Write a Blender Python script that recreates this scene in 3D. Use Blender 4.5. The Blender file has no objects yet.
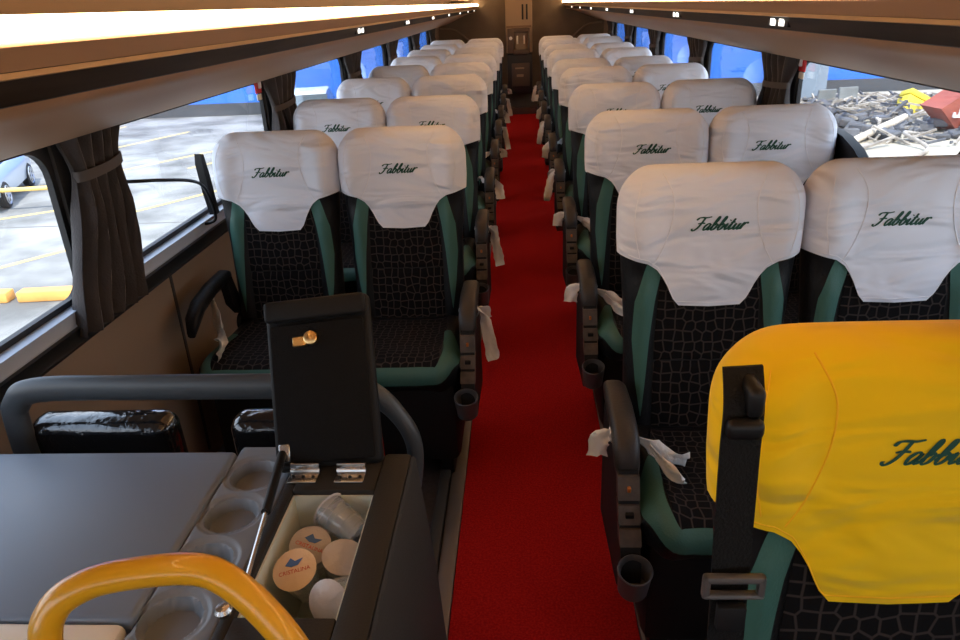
import bpy, bmesh, math, random
from mathutils import Vector, Matrix
random.seed(7)
S = bpy.context.scene
COL = S.collection
pi = math.pi

# ------------------------------------------------------------------ camera
def make_camera():
    f, yaw, pit, rol, ex = 717.2227, -0.0682, 0.4139, 0.0463, -0.0189
    cy, sy = math.cos(yaw), math.sin(yaw)
    F = Vector((sy*math.cos(pit), cy*math.cos(pit), -math.sin(pit)))
    R = Vector((cy, -sy, 0)); U = R.cross(F)
    c, s = math.cos(rol), math.sin(rol)
    R2 = c*R - s*U; U2 = R2.cross(F)
    cd = bpy.data.cameras.new('camera'); cd.sensor_width = 36.0; cd.lens = f*36.0/960.0
    cd.clip_start = 0.02; cd.clip_end = 500
    co = bpy.data.objects.new('camera', cd); COL.objects.link(co)
    m = Matrix((R2, U2, -F)).transposed().to_4x4(); m.translation = (ex, 0, 1.52)
    co.matrix_world = m
    S.camera = co
make_camera()

# ------------------------------------------------------------------ sky, sun, exposure
SKY = 2.5
SUN = 4.3
LED = 12.0
EXPOSURE = 0.55
w = bpy.data.worlds.new('sky'); S.world = w; w.use_nodes = True
nt = w.node_tree; nt.nodes.clear()
wo = nt.nodes.new('ShaderNodeOutputWorld'); bg = nt.nodes.new('ShaderNodeBackground')
tc = nt.nodes.new('ShaderNodeTexCoord'); sep = nt.nodes.new('ShaderNodeSeparateXYZ'); cr = nt.nodes.new('ShaderNodeValToRGB')
nt.links.new(tc.outputs['Generated'], sep.inputs[0]); nt.links.new(sep.outputs['Z'], cr.inputs[0])
cr.color_ramp.elements[0].position = 0.0; cr.color_ramp.elements[0].color = (.92, .95, 1.0, 1)
cr.color_ramp.elements[1].position = 0.6; cr.color_ramp.elements[1].color = (.58, .74, 1.0, 1)
nt.links.new(cr.outputs[0], bg.inputs[0]); bg.inputs[1].default_value = SKY
nt.links.new(bg.outputs[0], wo.inputs[0])
sd = bpy.data.lights.new('sun', 'SUN'); sd.energy = SUN; sd.angle = .01; sd.color = (1, .95, .86)
so = bpy.data.objects.new('sun', sd); COL.objects.link(so)
so.rotation_euler = Vector((-.12, .5, -.87)).to_track_quat('-Z', 'Y').to_euler()
so.location = (0, -10, 20)
S.view_settings.view_transform = 'Standard'; S.view_settings.look = 'None'
S.view_settings.exposure = EXPOSURE; S.view_settings.gamma = 1
S.view_settings.use_curve_mapping = False

# ------------------------------------------------------------------ materials
MATS = {}
def mat(name, col, rough=.5, metal=0., spec=.5, bump=0., bscale=40., vary=0., vscale=8., col2=None, coat=0., sheen=0., stretch=(1, 1, 1), detail=4, emit=0.):
    m = bpy.data.materials.new(name); m.use_nodes = True
    n = m.node_tree.nodes; L = m.node_tree.links; b = n['Principled BSDF']
    b.inputs['Base Color'].default_value = (*col, 1); b.inputs['Roughness'].default_value = rough
    b.inputs['Metallic'].default_value = metal; b.inputs['Specular IOR Level'].default_value = spec
    b.inputs['Coat Weight'].default_value = coat; b.inputs['Sheen Weight'].default_value = sheen
    if emit:
        b.inputs['Emission Color'].default_value = (*col, 1); b.inputs['Emission Strength'].default_value = emit
    if bump or vary or col2:
        t = n.new('ShaderNodeTexCoord'); mp = n.new('ShaderNodeMapping'); mp.inputs['Scale'].default_value = stretch
        L.new(t.outputs['Object'], mp.inputs[0])
    if vary or col2:
        x = n.new('ShaderNodeTexNoise'); x.inputs['Scale'].default_value = vscale; x.inputs['Detail'].default_value = detail
        L.new(mp.outputs[0], x.inputs['Vector'])
        r = n.new('ShaderNodeValToRGB'); L.new(x.outputs['Fac'], r.inputs[0])
        a = r.color_ramp.elements; a[0].position = .35; a[1].position = .65
        a[0].color = (*col, 1); a[1].color = (*(col2 or [min(1, c*(1+vary)) for c in col]), 1)
        L.new(r.outputs[0], b.inputs['Base Color'])
    if bump:
        y = n.new('ShaderNodeTexNoise'); y.inputs['Scale'].default_value = bscale; y.inputs['Detail'].default_value = 3
        L.new(mp.outputs[0], y.inputs['Vector'])
        bp = n.new('ShaderNodeBump'); bp.inputs['Strength'].default_value = bump; bp.inputs['Distance'].default_value = .01
        L.new(y.outputs['Fac'], bp.inputs['Height']); L.new(bp.outputs[0], b.inputs['Normal'])
    MATS[name] = m
    return m

def mat_cover(name, col):
    """thin stretch cloth: soft broad wrinkles"""
    m = mat(name, col, .85, spec=.2, sheen=.15)
    n = m.node_tree.nodes; L = m.node_tree.links; b = n['Principled BSDF']
    t = n.new('ShaderNodeTexCoord'); oi = n.new('ShaderNodeObjectInfo')
    ad = n.new('ShaderNodeVectorMath'); ad.operation = 'ADD'
    cm = n.new('ShaderNodeCombineXYZ'); L.new(oi.outputs['Random'], cm.inputs[0]); L.new(oi.outputs['Random'], cm.inputs[2])
    L.new(t.outputs['Object'], ad.inputs[0]); L.new(cm.outputs[0], ad.inputs[1])
    mp = n.new('ShaderNodeMapping'); mp.inputs['Scale'].default_value = (4, 4, 13); mp.inputs['Rotation'].default_value = (0, .5, 0)
    L.new(ad.outputs[0], mp.inputs[0])
    x = n.new('ShaderNodeTexNoise'); x.inputs['Scale'].default_value = 1.1; x.inputs['Detail'].default_value = 2; x.inputs['Distortion'].default_value = .6
    L.new(mp.outputs[0], x.inputs['Vector'])
    bp = n.new('ShaderNodeBump'); bp.inputs['Strength'].default_value = .8; bp.inputs['Distance'].default_value = .045
    L.new(x.outputs['Fac'], bp.inputs['Height']); L.new(bp.outputs[0], b.inputs['Normal'])
    return m

def mat_lattice(name):
    """dark moquette woven with a net of rounded cells"""
    m = mat(name, (.012, .011, .012), .9, spec=.15)
    n = m.node_tree.nodes; L = m.node_tree.links; b = n['Principled BSDF']
    t = n.new('ShaderNodeTexCoord'); v = n.new('ShaderNodeTexVoronoi'); v.feature = 'DISTANCE_TO_EDGE'
    v.voronoi_dimensions = '2D'; v.inputs['Scale'].default_value = 40; v.inputs['Randomness'].default_value = .45
    sp = n.new('ShaderNodeSeparateXYZ'); sb = n.new('ShaderNodeMath'); sb.operation = 'SUBTRACT'; cb = n.new('ShaderNodeCombineXYZ')
    L.new(t.outputs['Object'], sp.inputs[0]); L.new(sp.outputs['Z'], sb.inputs[0]); L.new(sp.outputs['Y'], sb.inputs[1])
    L.new(sp.outputs['X'], cb.inputs[0]); L.new(sb.outputs[0], cb.inputs[1]); L.new(cb.outputs[0], v.inputs['Vector'])
    r = n.new('ShaderNodeValToRGB'); L.new(v.outputs['Distance'], r.inputs[0])
    a = r.color_ramp.elements; a[0].position = .04; a[1].position = .10
    a[0].color = (.042, .033, .030, 1); a[1].color = (.0045, .004, .0045, 1)
    L.new(r.outputs[0], b.inputs['Base Color'])
    return m

def mat_glass(name, tint):
    m = bpy.data.materials.new(name); m.use_nodes = True
    n = m.node_tree.nodes; L = m.node_tree.links; n.clear()
    o = n.new('ShaderNodeOutputMaterial'); mx = n.new('ShaderNodeMixShader'); tr = n.new('ShaderNodeBsdfTransparent'); gl = n.new('ShaderNodeBsdfGlossy')
    lw = n.new('ShaderNodeLayerWeight'); lw.inputs['Blend'].default_value = .5
    pw = n.new('ShaderNodeMath'); pw.operation = 'POWER'; pw.inputs[1].default_value = 4.6; L.new(lw.outputs['Facing'], pw.inputs[0])
    fr = n.new('ShaderNodeMath'); fr.operation = 'MULTIPLY_ADD'; fr.inputs[1].default_value = .9; fr.inputs[2].default_value = .025; L.new(pw.outputs[0], fr.inputs[0])
    tr.inputs[0].default_value = (*tint, 1); gl.inputs['Roughness'].default_value = .01
    L.new(fr.outputs[0], mx.inputs[0]); L.new(tr.outputs[0], mx.inputs[1]); L.new(gl.outputs[0], mx.inputs[2]); L.new(mx.outputs[0], o.inputs[0])
    MATS[name] = m
    return m

M = MATS
mat_cover('cover_white', (.75, .78, .86)); mat_cover('cover_yellow', (.92, .58, .003))
mat('seam_white', (.78, .79, .84), .8); mat('seam_yellow', (.96, .52, .003), .8)
mat('script_green', (.004, .065, .04), .7); mat('leather', (.006, .006, .007), .5, spec=.3, bump=.15, bscale=120)
mat_lattice('lattice'); mat('green', (.040, .125, .100), .55, bump=.1, bscale=200)
mat('black_plastic', (.005, .005, .006), .45, spec=.3); mat('dark_shell', (.008, .008, .009), .6, spec=.25)
mat('arm_pad', (.030, .026, .025), .45, bump=.1, bscale=150); mat('arm_brown', (.055, .043, .035), .45, vary=.9, vscale=30, bump=.1); mat('cup_grey', (.075, .07, .07), .4)
mat('steel', (.55, .55, .55), .25, 1.); mat('brass', (.65, .45, .2), .3, 1.)
mat('belt', (.005, .005, .005), .7, spec=.2, bump=.3, bscale=300); mat('plastic_film', (.85, .84, .82), .35, spec=.5, bump=.4, bscale=60)
mat('film_beige', (.62, .55, .45), .4, bump=.4, bscale=60); mat('orange_spot', (.4, .12, .02), .4)
mat('carpet', (.46, .008, .008), .95, spec=.1, bump=.7, bscale=420, vary=.5, vscale=160, col2=(.66, .020, .015))
mat('vinyl', (.05, .045, .045), .6, vary=.4, vscale=60); mat('aluminium', (.20, .19, .19), .45, .6); mat('rail_dark', (.035, .04, .042), .5)
mat('wall_beige', (.27, .20, .145), .7, bump=.1, bscale=200); mat('wall_rear', (.16, .12, .085), .75, vary=.15, vscale=6)
mat('ceiling', (.34, .24, .16), .7); mat('rack_tan', (.50, .29, .16), .55, bump=.05, bscale=150); mat('rack_lip', (.36, .21, .12), .5)
mat('rack_band', (.012, .009, .007), .5, spec=.2, vary=1.8, vscale=6, stretch=(1, .5, 8)); mat('gold', (.62, .43, .25), .35, .3)
mat('hatch', (.22, .13, .075), .55); mat('led', (1., .66, .34), .5, emit=LED); mat('lamp_lens', (1., .97, .9), .4, emit=1.6)
mat('rubber', (.008, .008, .009), .5); mat('sill_sky_sheen', (.42, .49, .60), .35); mat('pillar', (.05, .045, .042), .6)  # sill strip: blue sky reflection painted into a flat, non-metallic colour
mat_glass('pane', (.95, .955, .95)); mat_glass('pane_dark', (.75, .76, .76)); mat('curtain', (.030, .023, .021), .8, sheen=.2, bump=.2, bscale=200, vary=.4, vscale=12); mat('tieback', (.075, .062, .055), .7)
mat('desk_sky_sheen', (.165, .205, .265), .42, bump=.08, bscale=500); mat('desk_tray', (.19, .215, .245), .45); mat('lid_black', (.009, .009, .0095), .6, spec=.2, bump=.12, bscale=300); mat('cooler', (.022, .021, .020), .6, spec=.25, bump=.12, bscale=300)  # table top: blue sheen of the sky put into the base colour
mat('cooler_side', (.034, .032, .030), .6, spec=.25, bump=.12, bscale=300); mat('lid_felt', (.007, .007, .0075), .9, spec=.15, bump=.3, bscale=400); mat('liner', (.62, .68, .62), .35)
mat('hoop', (.050, .058, .066), .42); mat('film_black', (.010, .010, .011), .10, coat=1., bump=.6, bscale=34)
mat('rail_yellow', (.72, .36, .012), .28, coat=.3); mat('cream', (.80, .74, .62), .4); mat('stair_brown', (.10, .05, .04), .6)
mat('cup_clear', (.80, .88, .95), .12, coat=.5); MATS['cup_clear'].node_tree.nodes['Principled BSDF'].inputs['Transmission Weight'].default_value = .75; mat('foil_lid', (.75, .58, .40), .4, bump=.2, bscale=90); mat('foil_grey', (.50, .47, .46), .4, bump=.2, bscale=90)
mat('print_blue', (.06, .15, .42), .6); mat('print_red', (.55, .06, .04), .6); mat('tan_panel', (.36, .25, .16), .5); mat('niche', (.025, .02, .018), .5)
mat('fridge', (.11, .07, .048), .5); mat('red_sign', (.62, .02, .02), .5); mat('white_paint', (.8, .8, .8), .5)
# outside
mat('asphalt', (.15, .147, .142), .95, spec=.1, vary=.5, vscale=.7, col2=(.34, .335, .32), detail=10); mat('line_yellow', (.75, .52, .16), .8, vary=.2, vscale=3)
mat('pale_ground', (.36, .325, .265), .95, spec=.1, vary=.3, vscale=1.5, detail=8); mat('crack', (.16, .15, .14), .9); mat('blue_wall', (.030, .16, .62), .6, vary=.12, vscale=.5); mat('wall_base', (.06, .065, .075), .8)
mat('kerb', (.68, .34, .09), .8, vary=.3, vscale=3); mat('car_silver', (.55, .60, .64), .3, .4, coat=.6); mat('car_white', (.75, .82, .85), .3, coat=.6)
mat('car_glass', (.05, .07, .08), .08); mat('tyre', (.015, .015, .015), .8); mat('alloy', (.6, .6, .6), .3, .9)
mat('skip', (.26, .060, .038), .7, vary=.3, vscale=3); mat('box_yellow', (.80, .62, .04), .6); mat('scrap', (.20, .17, .14), .9, vary=1., vscale=3, col2=(.44, .39, .33))
mat('scrap_dark', (.06, .06, .065), .8, vary=1.2, vscale=2); mat('wood', (.42, .36, .29), .9, vary=.5, vscale=4); mat('panel_grey', (.15, .16, .16), .8, vary=.5, vscale=2); mat('cuboid', (.22, .27, .33), .7)

# ------------------------------------------------------------------ mesh helpers
def obj(name, verts, faces, m, parent=None, loc=None, smooth=True, ang=40):
    me = bpy.data.meshes.new(name); me.from_pydata([tuple(v) for v in verts], [], faces)
    bm = bmesh.new(); bm.from_mesh(me); bmesh.ops.recalc_face_normals(bm, faces=bm.faces[:]); bm.to_mesh(me); bm.free()
    if smooth:
        for p in me.polygons: p.use_smooth = True
        me.set_sharp_from_angle(angle=math.radians(ang))
    me.materials.append(M[m] if isinstance(m, str) else m)
    o = bpy.data.objects.new(name, me); COL.objects.link(o)
    if parent: o.parent = parent
    if loc is not None: o.location = loc
    return o

class MB:
    def __init__(s): s.v = []; s.f = []
    def add(s, verts, faces):
        b = len(s.v); s.v += [Vector(v) for v in verts]; s.f += [tuple(i+b for i in f) for f in faces]; return s
    def box(s, a, b, bev=0., seg=2, mtx=None):
        bm = bmesh.new(); bmesh.ops.create_cube(bm, size=1)
        for v in bm.verts: v.co = Vector(((a[i]+b[i])/2 + v.co[i]*(b[i]-a[i]) for i in range(3)))
        if bev: bmesh.ops.bevel(bm, geom=bm.edges[:], offset=bev, segments=seg, profile=.5, affect='EDGES')
        if mtx is not None: bm.transform(mtx)
        bm.verts.index_update()
        s.add([v.co.copy() for v in bm.verts], [[v.index for v in f.verts] for f in bm.faces]); bm.free(); return s
    def loft(s, loops, cap=True, closed=True, ring=False):
        n = len(loops[0]); b = len(s.v)
        for l in loops: s.v += [Vector(p) for p in l]
        K = len(loops)
        for k in range(K if ring else K-1):
            for i in range(n if closed else n-1):
                j = (i+1) % n; k2 = (k+1) % K
                s.f.append((b+k*n+i, b+k*n+j, b+k2*n+j, b+k2*n+i))
        if cap and not ring:
            s.f.append(tuple(b+i for i in range(n))[::-1]); s.f.append(tuple(b+(K-1)*n+i for i in range(n)))
        return s
    def tube(s, path, r, seg=10, ry=None, up=None):
        pts = [Vector(p) for p in path]; loops = []
        T = [(pts[min(i+1, len(pts)-1)]-pts[max(i-1, 0)]).normalized() for i in range(len(pts))]
        N = Vector(up) if up else (Vector((0, 0, 1)) if abs(T[0].z) < .9 else Vector((1, 0, 0)))
        for i, p in enumerate(pts):
            N = (N - T[i]*N.dot(T[i])).normalized(); B = T[i].cross(N)
            rr = r[i] if isinstance(r, (list, tuple)) else r
            r2 = ry if ry else rr
            loops.append([p + N*math.cos(a)*rr + B*math.sin(a)*r2 for a in [2*pi*k/seg for k in range(seg)]])
        return s.loft(loops)
    def lathe(s, prof, seg=20, mtx=None, cap=True):
        loops = [[Vector((r*math.cos(2*pi*k/seg), r*math.sin(2*pi*k/seg), z)) for k in range(seg)] for r, z in prof]
        if mtx is not None: loops = [[mtx @ p for p in l] for l in loops]
        return s.loft(loops, cap=cap)
    def prism(s, poly, a, b, axis=0):
        def P(u, v, t): return (t, u, v) if axis == 0 else ((u, t, v) if axis == 1 else (u, v, t))
        return s.loft([[P(u, v, a) for u, v in poly], [P(u, v, b) for u, v in poly]])
    def build(s, name, m, parent=None, loc=None, smooth=True, ang=40):
        vs = s.v
        if loc is not None: l = Vector(loc); vs = [v-l for v in vs]
        return obj(name, vs, s.f, m, parent, loc, smooth, ang)

def empty(name, loc, label, cat, group=None):
    o = bpy.data.objects.new(name, None); COL.objects.link(o); o.location = loc; o.empty_display_size = .1
    return tag(o, label, cat, group)
def tag(o, label, cat, group=None, kind=None):
    o['label'] = label; o['category'] = cat
    if group: o['group'] = group
    if kind: o['kind'] = kind
    return o
def struct(o): o['kind'] = 'structure'; return o
KIDS = {}
def copy_tree(o, parent=None):
    kids = list(o.children)
    c = o.copy(); COL.objects.link(c)
    if parent: c.parent = parent
    for k in kids: copy_tree(k, c)
    return c
def lerp(a, b, t): return a+(b-a)*t
def ss(a, b, x):
    t = max(0, min(1, (x-a)/(b-a))); return t*t*(3-2*t)
def interp(tab, x):
    if x <= tab[0][0]: return tab[0][1]
    for (x0, y0), (x1, y1) in zip(tab, tab[1:]):
        if x <= x1: return lerp(y0, y1, (x-x0)/(x1-x0))
    return tab[-1][1]
def spline(pts, n=8):
    out = []
    P = [pts[0]]+list(pts)+[pts[-1]]
    for i in range(1, len(P)-2):
        for k in range(n):
            t = k/n
            out.append(tuple(.5*((2*b)+(-a+c)*t+(2*a-5*b+4*c-d)*t*t+(-a+3*b-3*c+d)*t**3) for a, b, c, d in zip(P[i-1], P[i], P[i+1], P[i+2])))
    out.append(tuple(pts[-1]))
    return out

# brush-script strokes (x, y, in units of cap height), one pen
LET = {
 'F': (.80, [[(.0, .78), (.10, .95), (.35, .99), (.70, .97), (1.02, 1.04)], [(.56, .97), (.50, .6), (.38, .2), (.18, -.02), (.02, .03), (.0, .14)], [(.22, .50), (.45, .55), (.78, .54)]]),
 'a': (.56, [[(.44, .46), (.26, .50), (.08, .30), (.10, .04), (.24, .03), (.40, .28), (.46, .48)], [(.46, .48), (.40, .12), (.46, .02), (.60, .14)]]),
 'b': (.52, [[(.02, .14), (.20, .50), (.32, .90), (.24, 1.02), (.15, .70), (.10, .15), (.20, .0), (.36, .12), (.40, .38), (.28, .48), (.20, .36)], [(.40, .38), (.5, .36), (.56, .42)]]),
 'i': (.30, [[(.02, .14), (.13, .48), (.10, .12), (.17, .02), (.32, .14)], [(.19, .70), (.23, .76)]]),
 't': (.36, [[(.02, .14), (.16, .50), (.22, .86), (.14, .40), (.12, .08), (.20, .02), (.38, .14)], [(.02, .56), (.36, .58)]]),
 'u': (.55, [[(.02, .14), (.12, .48), (.09, .14), (.18, .02), (.34, .18), (.42, .48), (.38, .12), (.46, .02), (.58, .14)]]),
 'r': (.46, [[(.02, .14), (.10, .36), (.17, .56)], [(.17, .56), (.13, .28), (.10, .0)], [(.12, .24), (.22, .42), (.34, .52), (.44, .50), (.46, .42)]]),
}
def script_ribbons(text, pen=.078, slant=.52):
    """list of ribbons [(left,right),...] in (x,y)"""
    out = []; x0 = 0
    for ch in text:
        adv, strokes = LET[ch]
        for st in strokes:
            p = spline(st, 5); rb = []
            for i, (x, y) in enumerate(p):
                a = p[max(0, i-1)]; b = p[min(len(p)-1, i+1)]
                dx, dy = b[0]-a[0], b[1]-a[1]; l = math.hypot(dx, dy) or 1
                nx, ny = -dy/l, dx/l
                wd = pen*(.55 + .6*abs(nx*.9+ny*.25)) * (1 if 0 < i < len(p)-1 else .5)
                rb.append(((x0+x+slant*y+nx*wd, y+ny*wd), (x0+x+slant*y-nx*wd, y-ny*wd)))
            out.append(rb)
        x0 += adv
    return out, x0

# ------------------------------------------------------------------ setting: bus body
X_WALL, Y_FRONT, Y_REAR, Z_CEIL = 1.2, -1.35, 11.3, 1.84
SILL, TOP = .855, 1.25
PILLARS = [1.82+1.62*k for k in range(-1, 6)]
o = MB().box((-X_WALL, Y_FRONT, -.12), (X_WALL, Y_REAR+.1, 0)).build('floor', 'vinyl'); struct(o)
o = MB().box((-.235, -.6, 0.0005), (.262, Y_REAR-.35, .012), .004).build('carpet_runner', 'carpet')
tag(o, 'red carpet runner laid along the aisle between the seats', 'carpet')
o = MB().box((-.285, -.6, 0), (-.236, Y_REAR-.1, .016), .004).build('trim_1', 'aluminium'); struct(o)
o = MB().box((-.325, 1.2, 0), (-.288, Y_REAR-.1, .03), .006).build('trim_2', 'rail_dark'); struct(o)
o = MB().box((.264, -.6, 0), (.31, Y_REAR-.1, .016), .004).build('trim_3', 'aluminium'); struct(o)
o = MB().box((-X_WALL-.06, Y_FRONT-.3, Z_CEIL), (X_WALL+.06, Y_REAR+.1, Z_CEIL+.08)).build('ceiling', 'ceiling'); struct(o)
o = MB().box((-X_WALL, Y_REAR, 0), (X_WALL, Y_REAR+.08, Z_CEIL)).build('wall_rear', 'wall_rear'); struct(o)
m = MB(); m.box((-X_WALL, Y_FRONT-.06, 0), (X_WALL, Y_FRONT, .95)); m.box((-X_WALL, Y_FRONT-.06, 1.60), (X_WALL, Y_FRONT, Z_CEIL))  # unseen front end: wall height and dark pane set to cut front light
o = m.build('wall_front', 'wall_beige'); struct(o)
o = MB().box((-X_WALL, Y_FRONT-.04, .95), (X_WALL, Y_FRONT-.03, 1.60)).build('window_1', 'pane_dark'); struct(o)
wins = [(-1.2, PILLARS[0]-.1)] + [(PILLARS[i]+.08, PILLARS[i+1]-.08) for i in range(len(PILLARS)-1)]
def rrect(y0, y1, z0, z1, rb_, n=6, rt=None):
    out = []
    rt = rt or rb_
    for cy, cz, a0, r in ((y1-rt, z1-rt, 0, rt), (y0+rt, z1-rt, 90, rt), (y0+rb_, z0+rb_, 180, rb_), (y1-rb_, z0+rb_, 270, rb_)):
        for k in range(n+1):
            a = math.radians(a0+90*k/n); out.append((cy+r*math.cos(a), cz+r*math.sin(a)))
    return out
wn = 2
for side, sx in (('left', -1), ('right', 1)):
    a, b = sorted((sx*X_WALL, sx*(X_WALL+.014)))
    m = MB().box((a, Y_FRONT, 0), (b, Y_REAR+.1, SILL-.02)); m.box((a, Y_FRONT, TOP), (b, Y_REAR+.1, Z_CEIL))
    for py in PILLARS: m.box((a, py-.08, SILL-.02), (b, py+.08, TOP))
    m.box((a, PILLARS[-1]+.1, SILL-.02), (b, Y_REAR+.1, TOP)); m.box((a, Y_FRONT, SILL-.02), (b, -1.2, TOP))
    struct(m.build('wall_'+side, 'wall_beige', smooth=False))
    # panel joints on the lower wall
    m = MB()
    for k in range(12): m.box((sx*X_WALL-.003, .57+.81*k, .05), (sx*X_WALL+.003, .585+.81*k, .74))
    struct(m.build('trim_%d' % (4+(sx > 0)*4), 'pillar'))
    m = MB().box((sx*(X_WALL-.035), Y_FRONT, .812), (sx*X_WALL, Y_REAR, .85), .006); struct(m.build('trim_%d' % (5+(sx > 0)*4), 'sill_sky_sheen'))
    m = MB().box((sx*(X_WALL-.045), Y_FRONT, .768), (sx*X_WALL, Y_REAR, .811), .008); struct(m.build('trim_%d' % (6+(sx > 0)*4), 'rubber'))
    m = MB()
    for py in PILLARS: m.box((sx*(X_WALL-.012), py-.075, SILL), (sx*X_WALL, py+.075, TOP+.02), .004)
    struct(m.build('trim_%d' % (7+(sx > 0)*4), 'pillar'))
    for y0, y1 in wins:
        root = bpy.data.objects.new('window_%d' % wn, None); COL.objects.link(root); root['kind'] = 'structure'; root.location = (sx*X_WALL, (y0+y1)/2, SILL); wn += 1
        inn = rrect(y0+.014, y1-.014, SILL+.010, TOP-.010, .055, rt=.075); out = rrect(y0-.012, y1+.012, SILL-.02, TOP+.04, .012)
        xa, xb = sx*(X_WALL-.007), sx*(X_WALL+.010)
        loops = [[(xa, *p) for p in out], [(xa, *p) for p in inn], [(xb, *p) for p in inn], [(xb, *p) for p in out]]
        m = MB(); m.loft(loops, ring=True); ob = m.build('window_frame', 'rubber', root, smooth=False); ob.matrix_parent_inverse = Matrix.Translation(-root.location)
        m = MB().box((sx*(X_WALL+.006)-.002, y0, SILL-.01), (sx*(X_WALL+.006)+.002, y1, TOP)); ob = m.build('window_pane', 'pane', root, smooth=False); ob.matrix_parent_inverse = Matrix.Translation(-root.location)

# ------------------------------------------------------------------ luggage racks
def rack(sx):
    side = 'left' if sx < 0 else 'right'
    r = empty('luggage_rack', (sx*.9, 4, 1.27), 'tan overhead luggage rack with a glowing light strip along the %s windows' % side, 'luggage rack', 'overhead luggage racks')
    inv = Matrix.Translation(-Vector(r.location))
    def part(name, poly, mt, y0=-1.25, y1=Y_REAR-.02, ang=30):
        ob = MB().prism([(sx*x, z) for x, z in poly], y0, y1, axis=1).build(name, mt, r, ang=ang); ob.matrix_parent_inverse = inv; return ob
    part('underside', [(.650, 1.428), (.665, 1.415), (.80, 1.385), (.86, 1.36), (1.09, 1.268), (1.115, 1.266), (1.19, 1.30), (1.19, 1.52), (.68, 1.52), (.66, 1.46)], 'rack_tan')
    part('trim_band', [(.640, 1.431), (.655, 1.427), (.67, 1.467), (.622, 1.468), (.620, 1.463)], 'rack_band')
    part('gold_moulding', [(.616, 1.463), (.622, 1.461), (.628, 1.469), (.618, 1.470)], 'gold')
    part('lip', [(.615, 1.471), (.612, 1.478), (.600, 1.498), (.604, 1.503), (.68, 1.503), (.68, 1.469)], 'rack_lip')
    part('light_strip', [(.600, 1.503), (.606, 1.528), (.640, 1.533), (.66, 1.530), (.66, 1.503)], 'led')
    part('shelf_back', [(1.0, 1.52), (1.19, 1.52), (1.19, 1.83), (.80, 1.83), (.80, 1.78), (1.0, 1.75)], 'hatch')
    for k in range(7):
        y = (1.98 if sx > 0 else 2.94) + 1.27*k
        f = MB().box((.627, y-.075, 1.437), (.66, y+.075, 1.461), .004)
        f.v = [Vector((sx*v.x, v.y, v.z)) for v in f.v]
        fo = f.build('reading_lamp', 'black_plastic', r); fo.matrix_parent_inverse = inv
        for dy in (-.033, .033):
            f = MB().box((.624, y+dy-.017, 1.440), (.63, y+dy+.017, 1.459), .002)
            f.v = [Vector((sx*v.x, v.y, v.z)) for v in f.v]
            ob = f.build('lamp_lens', 'lamp_lens', fo)
    # front edge of upper hatches
    for k in range(9):
        y = -1.2+1.38*k
        ob = MB().box((sx*.72 if sx > 0 else -.76, y, 1.575), (.76 if sx > 0 else -.72, y+1.33, 1.76), .012).build('hatch_door', 'hatch', r); ob.matrix_parent_inverse = inv
    return r
rack(-1); rack(1)

# ------------------------------------------------------------------ seats
HT = .69; RC = math.radians(6.5); PIV = Vector((0, -.115, .47))
def rec(x, q, h):
    return Vector((x, PIV.y + q*math.cos(RC) + h*math.sin(RC), PIV.z + h*math.cos(RC) - q*math.sin(RC)))
def Wd(h, inset=0.):
    base = interp([(0, .204), (.3, .208), (.45, .218), (.52, .222), (.58, .222), (.63, .221), (.69, .214)], h)
    rc = .10
    if h > HT-rc:
        t = min(1, (h-(HT-rc))/rc); base -= .075*(1-math.sqrt(max(0, 1-t*t)))
    return base-inset
def Dp(h, inset=0.):
    base = interp([(0, .055), (.3, .055), (.42, .062), (.55, .070), (.69, .070)], h)
    rc = .075
    if h > HT-rc:
        t = min(1, (h-(HT-rc))/rc); base -= .062*(1-math.sqrt(max(0, 1-t*t)))
    return max(.004, base-inset)
QC = .055   # depth of section centre behind the face
def wing(x, h):
    a = ss(.10, .19, abs(x))*.032*ss(.40, .50, h)*(1-.75*ss(.60, .69, h))
    b = ss(.125, .16, abs(x))*.020*(1-ss(.38, .46, h))*ss(-.02, .06, h)
    c = -.006*math.exp(-((h-.20)/.006)**2)*(abs(x) < .14)
    return a+b+c
def qfront(x, h, inset=0., n=3.6):
    W, D = Wd(h, inset), Dp(h, inset)
    u = min(1, abs(x)/W)
    return QC - D*(1-u**n)**(1/n) - wing(x, h)*(1-u**8)
def qback(x, h, inset=0., n=3.0):
    W, D = Wd(h, inset), Dp(h, inset)
    u = min(1, abs(x)/W)
    return QC + D*.8*(1-u**n)**(1/n)
NF, NB = 44, 18
def section(h, inset=0., hb=None):
    W = Wd(h, inset); L = []
    for i in range(NF+1):
        x = W*math.sin((-1+2*i/NF)*pi/2); L.append((x, qfront(x, h, inset)))
    for i in range(1, NB):
        x = W*math.cos(pi*i/NB); L.append((x, qback(x, h, inset)))
    return L
def hem(x, q):
    if q > QC: return .45
    return interp([(0, .348), (.082, .352), (.092, .368), (.108, .405), (.128, .440), (.155, .460), (.185, .468), (.222, .480)], abs(x))
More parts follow.
